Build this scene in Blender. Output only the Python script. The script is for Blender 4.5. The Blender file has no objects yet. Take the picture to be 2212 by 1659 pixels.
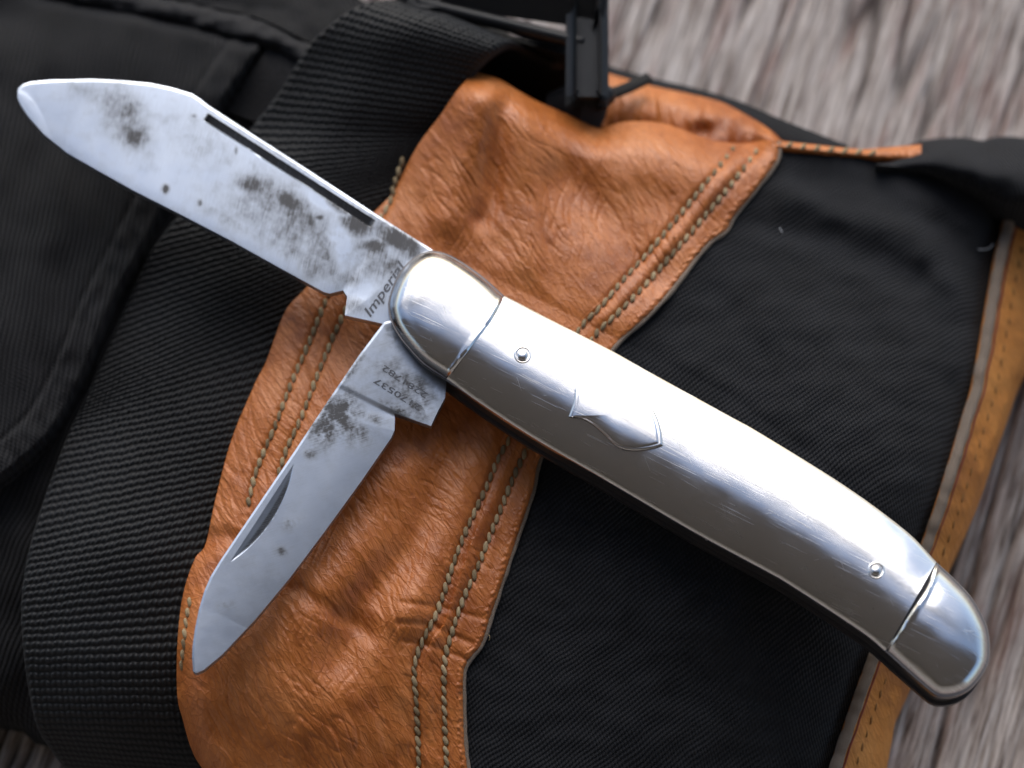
import bpy, math, random
import numpy as np
from mathutils import Vector
R = math.radians
random.seed(4); rng = np.random.default_rng(7)
sc = bpy.context.scene
col = sc.collection

# ------------------------------------------------------------------ camera, sky, sun, exposure
ELEV, DIST, WIDE = R(68), 0.34, 0.120          # camera elevation, distance to the knife, width of the view there
PW, PH = 2212.0, 1659.0                        # units of the layout sketch over that view
TGT = np.array([0, 0, 0.034])
FWD = np.array([0, math.cos(ELEV), -math.sin(ELEV)]); UPV = np.array([0, math.sin(ELEV), math.cos(ELEV)]); RGT = np.array([1., 0, 0])
EYE = TGT - FWD * DIST
cam_d = bpy.data.cameras.new('camera'); cam = bpy.data.objects.new('camera', cam_d); col.objects.link(cam)
cam.location = EYE; cam.rotation_euler = (math.pi / 2 - ELEV, 0, 0)
cam_d.sensor_width = 36; cam_d.lens = 36 * DIST / WIDE; cam_d.clip_start = 0.01; cam_d.clip_end = 200
cam_d.dof.use_dof = True; cam_d.dof.focus_distance = DIST - 0.004; cam_d.dof.aperture_fstop = 14
sc.camera = cam
SUN_EL, SUN_AZ = R(34), R(-2)                   # azimuth measured from +Y towards +X
w = bpy.data.worlds.new('World'); sc.world = w; w.use_nodes = True
nt = w.node_tree; bg = nt.nodes['Background']; sky = nt.nodes.new('ShaderNodeTexSky')
sky.sky_type = 'NISHITA'; sky.sun_disc = False; sky.sun_elevation = SUN_EL; sky.sun_rotation = SUN_AZ
sky.air_density = 1.0; sky.dust_density = 1.6; sky.ozone_density = 1.0
nt.links.new(sky.outputs[0], bg.inputs[0]); bg.inputs[1].default_value = 0.12
sd = bpy.data.lights.new('sun', 'SUN'); sun = bpy.data.objects.new('sun', sd); col.objects.link(sun)
sd.energy = 1.5; sd.angle = R(60); sd.color = (1, 0.97, 0.93)
sdir = Vector((math.cos(SUN_EL) * math.sin(SUN_AZ), math.cos(SUN_EL) * math.cos(SUN_AZ), math.sin(SUN_EL)))
sun.rotation_euler = sdir.to_track_quat('Z', 'Y').to_euler()
sc.view_settings.view_transform = 'Standard'; sc.view_settings.look = 'None'
sc.view_settings.exposure = 0.72; sc.view_settings.gamma = 1

# ------------------------------------------------------------------ helpers
FOC = DIST * PW / WIDE
def at(px, py, z):
    """sketch point at height z (mm) -> metres in the world"""
    px = np.asarray(px, float); py = np.asarray(py, float); z = np.asarray(z, float) * 0.001
    d = ((px - PW / 2)[..., None] * RGT + (PH / 2 - py)[..., None] * UPV) / FOC + FWD
    k = (z - EYE[2]) / d[..., 2]
    return EYE + d * k[..., None]
_perm = rng.permutation(4096)
def pn(x, y, seed=0):
    """gradient noise about -1..1"""
    x = np.asarray(x, float); y = np.asarray(y, float)
    xi = np.floor(x).astype(int); yi = np.floor(y).astype(int); xf = x - xi; yf = y - yi
    def g(ix, iy, dx, dy):
        h = _perm[(_perm[(ix + seed * 131) & 4095] + iy) & 4095] * (2 * math.pi / 4096)
        return np.cos(h) * dx + np.sin(h) * dy
    u = xf * xf * xf * (xf * (xf * 6 - 15) + 10); v = yf * yf * yf * (yf * (yf * 6 - 15) + 10)
    a = g(xi, yi, xf, yf); b = g(xi + 1, yi, xf - 1, yf); c = g(xi, yi + 1, xf, yf - 1); d = g(xi + 1, yi + 1, xf - 1, yf - 1)
    return 1.5 * ((a * (1 - u) + b * u) * (1 - v) + (c * (1 - u) + d * u) * v)
def fbm(x, y, seed=0, oct=4):
    s = 0; a = 1.0
    for i in range(oct):
        s = s + a * pn(x * 2 ** i, y * 2 ** i, seed + i); a *= 0.5
    return s
def sst(a, b, x):
    t = np.clip((x - a) / (b - a), 0, 1); return t * t * (3 - 2 * t)
def tps(pts):
    """thin-plate height field through (px, py, z)"""
    p = np.array(pts, float); X = p[:, :2] / 1000; n = len(p)
    U = lambda r2: np.where(r2 > 1e-12, r2 * np.log(r2 + 1e-12), 0)
    K = U(((X[:, None] - X[None]) ** 2).sum(-1)) + np.eye(n) * 0.004
    Pm = np.c_[np.ones(n), X]; A = np.zeros((n + 3, n + 3)); A[:n, :n] = K; A[:n, n:] = Pm; A[n:, :n] = Pm.T
    c = np.linalg.solve(A, np.r_[p[:, 2], 0, 0, 0])
    def f(px, py):
        x = np.asarray(px, float) / 1000; y = np.asarray(py, float) / 1000
        s = c[n] + c[n + 1] * x + c[n + 2] * y
        for i in range(n): s = s + c[i] * U((x - X[i, 0]) ** 2 + (y - X[i, 1]) ** 2)
        return s
    return f
def curve(pts, n, smooth=True):
    """polyline -> n points, evenly spaced, Catmull-Rom smoothed"""
    p = np.array(pts, float)
    if smooth and len(p) > 2:
        q = np.r_[[2 * p[0] - p[1]], p, [2 * p[-1] - p[-2]]]; out = []
        t = np.linspace(0, 1, 24, endpoint=False)[:, None]
        for i in range(1, len(q) - 2):
            a, b, c, d = q[i - 1], q[i], q[i + 1], q[i + 2]
            out.append(0.5 * (2 * b + (c - a) * t + (2 * a - 5 * b + 4 * c - d) * t ** 2 + (3 * b - a - 3 * c + d) * t ** 3))
        p = np.r_[np.concatenate(out), [p[-1]]]
    L = np.r_[0, np.cumsum(np.linalg.norm(np.diff(p, axis=0), axis=1))]
    s = np.linspace(0, L[-1], n)
    return np.stack([np.interp(s, L, p[:, k]) for k in range(p.shape[1])], 1)
def pdist(px, py, poly):
    """distance to a polyline"""
    px = np.asarray(px, float); py = np.asarray(py, float); best = np.full(px.shape, 1e18)
    p = np.array(poly, float)
    for a, b in zip(p[:-1], p[1:]):
        d = b - a; t = np.clip(((px - a[0]) * d[0] + (py - a[1]) * d[1]) / (d @ d + 1e-12), 0, 1)
        best = np.minimum(best, (px - a[0] - t * d[0]) ** 2 + (py - a[1] - t * d[1]) ** 2)
    return np.sqrt(best)
def coons(top, bot, lef, rig, nx, ny, smooth=True):
    T, B = curve(top, nx, smooth), curve(bot, nx, smooth); Lc, Rc = curve(lef, ny, smooth), curve(rig, ny, smooth)
    u = np.linspace(0, 1, nx)[None, :, None]; v = np.linspace(0, 1, ny)[:, None, None]
    g = (1 - v) * T[None] + v * B[None] + (1 - u) * Lc[:, None] + u * Rc[:, None]
    g = g - ((1 - u) * (1 - v) * T[0] + u * (1 - v) * T[-1] + (1 - u) * v * B[0] + u * v * B[-1])
    return g[..., 0], g[..., 1]
def ruled(a, b, n, m, smooth=True):
    A, B = curve(a, n, smooth), curve(b, n, smooth); t = np.linspace(0, 1, m)[None, :, None]
    g = A[:, None] * (1 - t) + B[:, None] * t
    return g[..., 0], g[..., 1]
def link(name, me, mat, parent=None):
    o = bpy.data.objects.new(name, me); col.objects.link(o)
    if mat and not me.materials: me.materials.append(mat)
    if parent: o.parent = parent; o.matrix_parent_inverse.identity(); o.location = -Vector(root_loc(parent))
    return o
def root_loc(o):
    v = Vector(o.location)
    while o.parent: o = o.parent; v = v + Vector(o.location)
    return v
def make(name, V, F, mat, parent=None, uv=None, attrs=None, smooth=True, sharp=50):
    V = np.asarray(V, np.float32); F = np.asarray(F, np.int32)
    me = bpy.data.meshes.new(name)
    me.vertices.add(len(V)); me.vertices.foreach_set('co', V.ravel())
    k = F.shape[1]; me.loops.add(F.size); me.loops.foreach_set('vertex_index', F.ravel())
    me.polygons.add(len(F)); me.polygons.foreach_set('loop_start', np.arange(0, F.size, k, dtype=np.int32))
    me.polygons.foreach_set('loop_total', np.full(len(F), k, np.int32))
    me.update(calc_edges=True); me.validate()
    if uv is not None and len(me.loops) == F.size:
        l = me.uv_layers.new(name='UVMap'); l.data.foreach_set('uv', np.asarray(uv, np.float32)[F.ravel()].ravel())
    for n, a in (attrs or {}).items():
        t = me.attributes.new(n, 'FLOAT', 'POINT'); t.data.foreach_set('value', np.asarray(a, np.float32).ravel())
    me.polygons.foreach_set('use_smooth', np.full(len(me.polygons), smooth))
    if smooth and sharp: me.set_sharp_from_angle(angle=R(sharp))
    return link(name, me, mat, parent)
def sheet(name, P, mat, parent=None, th=1.0, skirt=None, uv=None, attrs=None, sharp=60):
    """closed shell under a grid of points: th mm thick, or with walls down to z = skirt mm"""
    ny, nx = P.shape[:2]
    a = P[-1, 0] - P[0, 0]; b = P[0, -1] - P[0, 0]
    if np.cross(b, a)[2] < 0:
        P = P[:, ::-1]; uv = None if uv is None else uv[:, ::-1]; attrs = {k: v[:, ::-1] for k, v in (attrs or {}).items()}
    Q = P.copy()
    if skirt is not None: Q[..., 2] = np.minimum(skirt * 0.001, P[..., 2] - 0.0002)
    else: Q[..., 2] -= th * 0.001
    idx = np.arange(ny * nx).reshape(ny, nx)
    q = lambda I: np.stack([I[:-1, :-1], I[:-1, 1:], I[1:, 1:], I[1:, :-1]], -1).reshape(-1, 4)
    ring = np.r_[idx[0, :], idx[1:, -1], idx[-1, -2::-1], idx[-2:0:-1, 0]]
    N = ny * nx; rb = N + np.arange(len(ring)); r2 = np.roll(ring, -1); rb2 = np.roll(rb, -1)
    V = np.r_[P.reshape(-1, 3), Q.reshape(-1, 3)[ring]]
    F = np.r_[q(idx), np.stack([ring, rb, rb2, r2], -1)]
    U = None
    if uv is not None: U = np.r_[uv.reshape(-1, 2), uv.reshape(-1, 2)[ring]]
    at_ = {k: np.r_[v.ravel(), v.ravel()[ring]] for k, v in (attrs or {}).items()}
    # close the underside
    c = len(V); V = np.r_[V, [Q.reshape(-1, 3)[ring].mean(0)]]
    if U is not None: U = np.r_[U, [U.mean(0)]]
    at_ = {k: np.r_[v, [0]] for k, v in at_.items()}
    if skirt is None:       # real underside so that it follows the folds
        V = np.r_[V[:c], Q.reshape(-1, 3)]; 
        if U is not None: U = np.r_[U[:c], uv.reshape(-1, 2)]
        at_ = {k: np.r_[v[:c], attrs[k].ravel()] for k, v in at_.items()}
        F = np.r_[F, q(idx)[:, ::-1] + c]
    return make(name, V, F[:, ::-1], mat, parent, U, at_, sharp=sharp)
def flatuv(P, ang=0):
    x, y = P[..., 0] * 1000, P[..., 1] * 1000; c, s = math.cos(ang), math.sin(ang)
    return np.stack([x * c + y * s, -x * s + y * c], -1)
def tube(name, pts, r, mat, parent=None, n=10, sq=1.0, taper=None):
    """tube along points in metres (r in mm), closed ends"""
    p = np.array(pts, float); t = np.gradient(p, axis=0); t /= np.linalg.norm(t, axis=1)[:, None] + 1e-12
    up = np.array([0, 0, 1.0]); a = np.cross(t, up); bad = np.linalg.norm(a, axis=1) < 1e-3; a[bad] = (1, 0, 0)
    a /= np.linalg.norm(a, axis=1)[:, None]; b = np.cross(a, t)
    th = np.linspace(0, 2 * math.pi, n, endpoint=False); rr = np.full(len(p), r * 0.001)
    if taper is not None: rr = rr * taper
    V = p[:, None] + rr[:, None, None] * (np.cos(th)[None, :, None] * a[:, None] + sq * np.sin(th)[None, :, None] * b[:, None])
    m = len(p); I = np.arange(m * n).reshape(m, n); J = np.roll(I, -1, 1)
    F = np.stack([I[:-1], J[:-1], J[1:], I[1:]], -1).reshape(-1, 4)
    V = np.r_[V.reshape(-1, 3), [p[0] - t[0] * rr[0] * 0.4], [p[-1] + t[-1] * rr[-1] * 0.4]]
    e = [[I[0, k], I[0, k], m * n, J[0, k]] for k in range(n)]
    F2 = [[m * n, J[0, k], I[0, k]] for k in range(n)] + [[m * n + 1, I[-1, k], J[-1, k]] for k in range(n)]
    me = bpy.data.meshes.new(name); me.from_pydata(V.tolist(), [], F.tolist() + F2); me.update()
    L = np.r_[0, np.cumsum(np.linalg.norm(np.diff(p, axis=0), axis=1))] * 1000
    me.polygons.foreach_set('use_smooth', np.ones(len(me.polygons), bool)); me.set_sharp_from_angle(angle=R(70))
    return link(name, me, mat, parent)
def rbox(name, a, b, wid, hei, mat, parent, bev=0.5, up=(0, 0, 1)):
    """bevelled bar from a to b (metres), wid x hei in mm"""
    import bmesh
    a, b = np.array(a), np.array(b); t = b - a; L = np.linalg.norm(t); t /= L
    s = np.cross(t, up); s /= np.linalg.norm(s); u = np.cross(s, t)
    bm = bmesh.new(); bmesh.ops.create_cube(bm, size=1)
    for v in bm.verts:
        c = v.co.copy(); q = (a + b) / 2 + t * c.x * L + s * c.y * wid * 0.001 + u * c.z * hei * 0.001
        v.co = Vector(q)
    bmesh.ops.bevel(bm, geom=bm.edges[:], offset=bev * 0.001, segments=3, profile=0.5, affect='EDGES')
    bmesh.ops.recalc_face_normals(bm, faces=bm.faces[:])
    me = bpy.data.meshes.new(name); bm.to_mesh(me); bm.free()
    me.polygons.foreach_set('use_smooth', np.ones(len(me.polygons), bool)); me.set_sharp_from_angle(angle=R(60))
    return link(name, me, mat, parent)
def thing(name, label, cat, loc, group=None):
    o = bpy.data.objects.new(name, None); o.empty_display_size = 0.01; col.objects.link(o); o.location = loc
    o['label'] = label; o['category'] = cat
    if group: o['group'] = group
    return o

# ------------------------------------------------------------------ materials
class M:
    def __init__(s, name):
        s.m = bpy.data.materials.new(name); s.m.use_nodes = True; s.t = s.m.node_tree; s.b = s.t.nodes['Principled BSDF']
    def n(s, kind, **kw):
        k = s.t.nodes.new('ShaderNode' + kind)
        for a, v in kw.items():
            if a in k.inputs.keys(): k.inputs[a].default_value = v
            else: setattr(k, a, v)
        return k
    def l(s, a, b): s.t.links.new(a, b)
    def set(s, **kw):
        for a, v in kw.items(): s.b.inputs[a.replace('_', ' ')].default_value = v
        return s
    def uv(s, scale=(1, 1, 1), rot=0):
        u = s.n('UVMap'); o = u.outputs[0]
        for k, v in (('Rotation', (0, 0, rot)), ('Scale', scale)):
            mp = s.n('Mapping'); mp.inputs[k].default_value = v; s.l(o, mp.inputs[0]); o = mp.outputs[0]
        return o
    def noise(s, vec, scale, detail=4, rough=0.5, dist=0):
        k = s.n('TexNoise'); k.inputs['Scale'].default_value = scale; k.inputs['Detail'].default_value = detail
        k.inputs['Roughness'].default_value = rough; k.inputs['Distortion'].default_value = dist
        if vec is not None: s.l(vec, k.inputs['Vector'])
        return k.outputs[0]
    def ramp(s, fac, stops):
        k = s.n('ValToRGB'); e = k.color_ramp.elements
        while len(e) < len(stops): e.new(0.5)
        for i, (p, c) in enumerate(stops): e[i].position = p; e[i].color = (*c, 1) if len(c) == 3 else c
        s.l(fac, k.inputs[0]); return k.outputs[0]
    def math(s, op, a, b=None, c=None):
        k = s.n('Math', operation=op)
        for i, v in enumerate((a, b, c)):
            if v is None: continue
            if isinstance(v, (int, float)): k.inputs[i].default_value = v
            else: s.l(v, k.inputs[i])
        return k.outputs[0]
    def mix(s, fac, a, b):
        k = s.n('Mix', data_type='RGBA')
        for sock, v in ((k.inputs[0], fac), (k.inputs[6], a), (k.inputs[7], b)):
            if isinstance(v, (int, float)): sock.default_value = v
            elif isinstance(v, tuple): sock.default_value = (*v, 1)
            else: s.l(v, sock)
        return k.outputs[2]
    def bump(s, h, dist, strength=1.0, prev=None):
        k = s.n('Bump'); k.inputs['Strength'].default_value = strength; k.inputs['Distance'].default_value = dist
        s.l(h, k.inputs['Height'])
        if prev is not None: s.l(prev, k.inputs['Normal'])
        return k.outputs[0]
    def attr(s, name):
        k = s.n('Attribute', attribute_name=name); return k.outputs['Fac']
    def fin(s, color=None, rough=None, normal=None):
        for v, nm in ((color, 'Base Color'), (rough, 'Roughness'), (normal, 'Normal')):
            if v is not None: s.l(v, s.b.inputs[nm])
        return s.m

def leather_mat(name, c1, c2, c3, rough=0.42):
    m = M(name); v = m.uv()
    big = m.noise(v, 0.09, 3); mid = m.noise(v, 0.45, 5, 0.6)
    f = m.math('ADD', m.math('MULTIPLY', big, 0.65), m.math('MULTIPLY', mid, 0.35))
    colr = m.ramp(f, [(0.34, c1), (0.5, c2), (0.66, c3)])
    vo = m.n('TexVoronoi', feature='DISTANCE_TO_EDGE'); vo.inputs['Scale'].default_value = 1.45
    wv = m.uv((1, 0.55, 1), R(-34)); wn = m.n('TexNoise'); wn.inputs['Scale'].default_value = 0.8; m.l(wv, wn.inputs['Vector'])
    ad = m.n('VectorMath', operation='MULTIPLY_ADD'); ad.inputs[1].default_value = (0.4, 0.4, 0); m.l(wn.outputs['Color'], ad.inputs[0]); m.l(wv, ad.inputs[2])
    m.l(ad.outputs[0], vo.inputs['Vector'])
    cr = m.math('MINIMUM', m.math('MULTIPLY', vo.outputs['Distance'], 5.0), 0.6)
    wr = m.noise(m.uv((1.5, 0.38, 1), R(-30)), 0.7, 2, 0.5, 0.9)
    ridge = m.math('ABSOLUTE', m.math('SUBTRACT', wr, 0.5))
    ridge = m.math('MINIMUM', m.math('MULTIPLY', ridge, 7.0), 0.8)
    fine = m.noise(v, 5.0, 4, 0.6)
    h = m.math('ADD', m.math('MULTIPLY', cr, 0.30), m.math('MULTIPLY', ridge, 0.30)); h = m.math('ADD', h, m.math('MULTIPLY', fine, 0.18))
    creased = m.mix(m.math('ADD', m.math('MULTIPLY', m.math('SUBTRACT', 0.8, ridge), 0.35), m.math('MULTIPLY', m.math('SUBTRACT', 0.6, cr), 0.3)), colr, c1)  # creases mixed towards the darkest leather tone
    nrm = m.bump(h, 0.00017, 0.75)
    ro = m.math('ADD', rough - 0.08, m.math('MULTIPLY', mid, 0.22))
    return m.set(Specular_IOR_Level=0.5).fin(creased, ro, nrm)
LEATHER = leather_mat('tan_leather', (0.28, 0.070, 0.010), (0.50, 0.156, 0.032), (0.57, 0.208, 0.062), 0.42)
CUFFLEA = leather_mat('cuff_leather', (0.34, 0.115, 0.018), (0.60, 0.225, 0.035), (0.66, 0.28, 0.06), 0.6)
def twill_mat(name, base, base2, pitch, ang, depth=0.0001, rough=0.85, cross=0.6):
    m = M(name); v = m.uv((1, 1, 1), ang)
    sp = m.n('SeparateXYZ'); 
    wob = m.n('TexNoise'); wob.inputs['Scale'].default_value = 0.12; m.l(v, wob.inputs['Vector'])
    ad = m.n('VectorMath', operation='MULTIPLY_ADD'); ad.inputs[1].default_value = (1.2, 1.2, 0); m.l(wob.outputs['Color'], ad.inputs[0]); m.l(v, ad.inputs[2])
    m.l(ad.outputs[0], sp.inputs[0])
    a = m.math('MULTIPLY', sp.outputs[0], 2 * math.pi / pitch); b = m.math('MULTIPLY', sp.outputs[1], 2 * math.pi / (pitch * 0.8))
    b = m.math('ADD', b, m.math('MULTIPLY', a, 0.5))
    h = m.math('ADD', m.math('MULTIPLY', m.math('SINE', a), 0.5), m.math('MULTIPLY', m.math('SINE', b), 0.5 * cross))
    yarn = m.noise(v, 6, 3, 0.7)
    h2 = m.math('ADD', h, m.math('MULTIPLY', yarn, 0.8))
    f = m.math('ADD', m.math('MULTIPLY', m.math('ADD', h, 1.0), 0.35), m.math('MULTIPLY', m.math('SUBTRACT', m.noise(v, 0.2, 3), 0.5), 0.6))
    c = m.mix(f, base, base2)
    m.set(Specular_IOR_Level=0.2, Sheen_Weight=0.05, Sheen_Roughness=0.5)
    return m.fin(c, None, m.bump(h2, depth, 0.9)) if not m.set(Roughness=rough) else m.fin(c, None, m.bump(h2, depth, 0.9))
GLOVE = twill_mat('glove_fabric', (0.0035, 0.0038, 0.005), (0.022, 0.0235, 0.0285), 0.52, R(52), 0.00012)
BAGF = twill_mat('bag_nylon', (0.003, 0.0031, 0.0038), (0.028, 0.0278, 0.031), 0.62, R(10), 0.00024, 0.8, 0.3)
m = M('binding_nylon'); v = m.uv(); m.set(Roughness=0.8, Specular_IOR_Level=0.2, Sheen_Weight=0.04)
BIND = m.fin(m.ramp(m.noise(v, 2.5, 4, 0.7), [(0.3, (0.007, 0.007, 0.008)), (0.7, (0.028, 0.028, 0.031))]), None, m.bump(m.noise(v, 2.5, 4, 0.7), 0.0002, 0.8))
m = M('webbing_nylon'); v = m.uv(); m.set(Roughness=0.62, Specular_IOR_Level=0.3, Sheen_Weight=0.05)
fib = m.noise(m.uv((9, 1.6, 1)), 1.2, 3, 0.6)
WEB = m.fin(m.mix(m.math('MULTIPLY', m.attr('weave'), m.math('ADD', 0.35, m.noise(v, 0.12, 2))), (0.0022, 0.0025, 0.0032), (0.021, 0.0238, 0.0275)), None, m.bump(fib, 0.00006, 0.6))
m = M('black_plastic'); m.set(Base_Color=(0.006, 0.007, 0.009, 1), Specular_IOR_Level=0.45)
PLASTIC = m.fin(None, m.math('ADD', 0.28, m.math('MULTIPLY', m.noise(None, 900, 3), 0.2)), m.bump(m.noise(None, 1500, 3), 0.00003, 0.5))
m = M('cord_fabric'); m.set(Roughness=0.9, Base_Color=(0.03, 0.03, 0.03, 1)); CORD = m.fin(None, None, m.bump(m.noise(None, 4000, 3), 0.0001, 0.8))
m = M('stitch_thread'); m.set(Roughness=0.8)
oi = m.n('ObjectInfo'); g = m.noise(None, 3000, 2)
THREAD = m.fin(m.mix(oi.outputs['Random'], (0.22, 0.16, 0.085), (0.46, 0.36, 0.21)), None, m.bump(g, 0.00008, 0.8))
m = M('dark_thread'); m.set(Roughness=0.9, Base_Color=(0.36, 0.17, 0.05, 1)); DTHREAD = m.fin(None, None, m.bump(m.noise(None, 3000, 2), 0.0001))
m = M('raw_suede'); m.set(Roughness=0.95, Sheen_Weight=0.2)
ns = m.noise(None, 900, 5, 0.75)
SUEDE = m.fin(m.ramp(ns, [(0.36, (0.20, 0.10, 0.04)), (0.5, (0.34, 0.25, 0.18)), (0.64, (0.55, 0.47, 0.39))]), None, m.bump(ns, 0.0004, 1.0))
m = M('red_seam'); m.set(Roughness=0.8, Base_Color=(0.25, 0.05, 0.03, 1)); REDSEAM = m.m
m = M('lint'); m.set(Roughness=0.8, Base_Color=(0.45, 0.47, 0.5, 1)); LINT = m.m

def steel(name, r0, r1, scratch_rot=0.0, sstr=0.25, stained=False, tint=(0.62, 0.635, 0.66), scr=False):
    m = M(name); m.set(Metallic=1.0)
    v = m.uv(); st = m.noise(m.uv((14, 0.35, 1), scratch_rot), 1.0, 4, 0.65); fine = m.noise(v, 7, 5, 0.65); cl = m.noise(v, 0.35, 4, 0.6)
    ro = m.math('ADD', r0, m.math('MULTIPLY', cl, r1)); c = m.mix(m.math('MULTIPLY', cl, 0.5), tint, tuple(t * 0.86 for t in tint))
    h = m.math('ADD', m.math('MULTIPLY', st, 0.8), m.math('MULTIPLY', fine, 0.5))
    if scr:
        tot = None
        for sc_, an, lim in (((3.2, 0.10, 1), -58, 0.66), ((4.5, 0.16, 1), -20, 0.67), ((3.8, 0.2, 1), -95, 0.69), ((9, 0.12, 1), -62, 0.62)):
            k = m.n('Clamp'); m.l(m.math('MULTIPLY', m.math('SUBTRACT', m.noise(m.uv(sc_, R(an)), 1.0, 2, 0.5), lim), 9.0), k.inputs[0])
            tot = k.outputs[0] if tot is None else m.math('MAXIMUM', tot, k.outputs[0])
        smu = m.n('Clamp'); m.l(m.math('MULTIPLY', m.math('SUBTRACT', m.noise(m.uv((0.45, 0.22, 1), R(-58)), 1.0, 5, 0.7), 0.42), 2.2), smu.inputs[0])
        ro = m.math('ADD', ro, m.math('ADD', m.math('MULTIPLY', tot, 0.14), m.math('MULTIPLY', smu.outputs[0], 0.13)))
        c = m.mix(m.math('MULTIPLY', smu.outputs[0], 0.22), c, (0.50, 0.475, 0.465)); c = m.mix(m.math('MULTIPLY', tot, 0.16), c, (0.42, 0.41, 0.41))
        pk = m.n('Clamp'); m.l(m.math('MULTIPLY', m.math('SUBTRACT', m.noise(v, 2.4, 2, 0.5), 0.715), 14.0), pk.inputs[0]); c = m.mix(m.math('MULTIPLY', pk.outputs[0], 0.6), c, (0.16, 0.15, 0.15))
        h = m.math('SUBTRACT', h, m.math('MULTIPLY', tot, 0.7))
    if stained:
        a = m.attr('stain_nick'); pit = m.noise(v, 3.2, 5, 0.75); sm = m.noise(v, 0.9, 4, 0.7)
        f = m.math('MULTIPLY', a, m.math('ADD', 0.75, m.math('MULTIPLY', pit, 0.8)))
        f = m.math('ADD', f, m.math('MULTIPLY', m.math('SUBTRACT', st, 0.47), m.math('ADD', 0.30, m.math('MULTIPLY', a, 2.0))))
        k = m.n('Clamp'); m.l(f, k.inputs[0]); f = k.outputs[0]
        c = m.mix(f, c, (0.10, 0.10, 0.104)); ro = m.math('ADD', ro, m.math('MULTIPLY', f, 0.22))
        h = m.math('SUBTRACT', h, m.math('MULTIPLY', f, 0.8))
    return m.fin(c, ro, m.bump(h, 0.00002, sstr))
SHELL = steel('polished_shell', 0.10, 0.14, R(-30), 0.3, tint=(0.72, 0.71, 0.71), scr=True)
BLADE = steel('blade_steel', 0.28, 0.16, R(12), 0.4, True, tint=(0.63, 0.69, 0.785))
BLADE2 = steel('pen_blade_steel', 0.30, 0.16, R(70), 0.35, True, tint=(0.52, 0.57, 0.65))
LINER = steel('dark_liner', 0.35, 0.2, 0, 0.3, tint=(0.16, 0.15, 0.15))
m = M('engraved_stamp'); m.set(Metallic=1.0, Roughness=0.5); STAMP = m.fin(m.ramp(m.noise(None, 2600, 4, 0.7), [(0.46, (0.04, 0.04, 0.045)), (0.70, (0.38, 0.40, 0.44))]))

# weathered wood
m = M('weathered_wood'); v = m.uv()
lon = m.noise(m.uv((1.6, 0.085, 1)), 1.0, 6, 0.7, 0.25); spot = m.noise(m.uv((0.10, 0.03, 1)), 1.0, 4, 0.6); fib = m.noise(m.uv((7, 0.25, 1)), 1.0, 4, 0.7)
c = m.ramp(lon, [(0.35, (0.15, 0.115, 0.095)), (0.47, (0.45, 0.385, 0.35)), (0.60, (0.74, 0.675, 0.635))])
c = m.mix(m.math('MULTIPLY', m.math('GREATER_THAN', fib, 0.58), 0.25), c, (0.17, 0.145, 0.14))
red = m.math('MULTIPLY', m.math('SUBTRACT', m.noise(m.uv((0.16, 0.035, 1)), 1.0, 5, 0.65), 0.50), 5.0); k = m.n('Clamp'); m.l(red, k.inputs[0])
c = m.mix(m.math('MULTIPLY', k.outputs[0], 0.6), c, (0.30, 0.11, 0.09))
c = m.mix(m.attr('furrow'), c, (0.075, 0.06, 0.055))
m.set(Specular_IOR_Level=0.2, Roughness=0.85)
WOOD = m.fin(c, None, m.bump(m.math('ADD', fib, lon), 0.0005, 0.7))
m = M('added_boards'); m.set(Roughness=0.8)  # shared by the added roof, bars and wall
ROOF = m.fin(m.ramp(m.noise(None, 3, 4), [(0.3, (0.27, 0.255, 0.25)), (0.7, (0.34, 0.325, 0.32))]))

# ------------------------------------------------------------------ the setting: weathered boards, plus an unseen roof and wall added for the reflections
deck = bpy.data.objects.new('wooden_deck', None); col.objects.link(deck); deck['kind'] = 'structure'
p0 = at(1900, 60, 0.0); p1 = at(1900 - 330, 1060, 0.0)
GD = (p1 - p0) / np.linalg.norm(p1 - p0); GW = np.array([-GD[1], GD[0], 0])
if GW[0] < 0: GW = -GW
DC = at(1560, 830, 0.0)
PWID = 0.146
def plank(i):
    w0 = (i - 0.5) * PWID + 0.0015; w1 = (i + 0.5) * PWID - 0.0015
    if i == 0:
        ws = np.arange(w0, w1, 0.0003); ls = np.r_[-1.2, -0.6, -0.3, np.arange(-0.14, 0.14, 0.0009), 0.3, 0.6, 1.2]
    else:
        ws = np.linspace(w0, w1, 60); ls = np.linspace(-1.2, 1.2, 90)
    Lg, Wg = np.meshgrid(ls, ws, indexing='ij'); lm, wm = Lg * 1000, Wg * 1000
    wob = wm + 0.6 * pn(lm * 0.02, wm * 0.05, 40 + i)
    f = 1 - np.abs(pn(wob * 0.24, lm * 0.017, 50 + i)) * 5.5; f = np.clip(f, 0, 1) ** 1.2
    f2 = 1 - np.abs(pn(wob * 0.6, lm * 0.04, 60 + i)) * 6; f2 = np.clip(f2, 0, 1)
    gate = sst(-0.45, 0.15, pn(wm * 0.08, lm * 0.02, 70 + i))
    f = f * gate; f2 = f2 * sst(-0.3, 0.3, pn(wm * 0.1, lm * 0.03, 75 + i))
    h = -1.1 * f - 0.5 * f2 + 0.28 * fbm(wob * 0.5, lm * 0.03, 80 + i, 3)
    e = np.minimum(Wg - w0, w1 - Wg) * 1000; h = h - 1.5 * (1 - sst(0, 2.5, e))
    h = np.minimum(h, 0.35)
    P = DC + Lg[..., None] * GD + Wg[..., None] * GW; P[..., 2] = (h - 0.4) * 0.001
    sheet('plank', P, WOOD, deck, skirt=-28, uv=np.stack([wm, lm], -1), attrs={'furrow': np.clip(0.9 * f + 0.6 * f2, 0, 1) * 0.9}, sharp=80)
for i in range(-4, 5): plank(i)
m = M('dry_ground'); m.set(Roughness=0.95)
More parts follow.
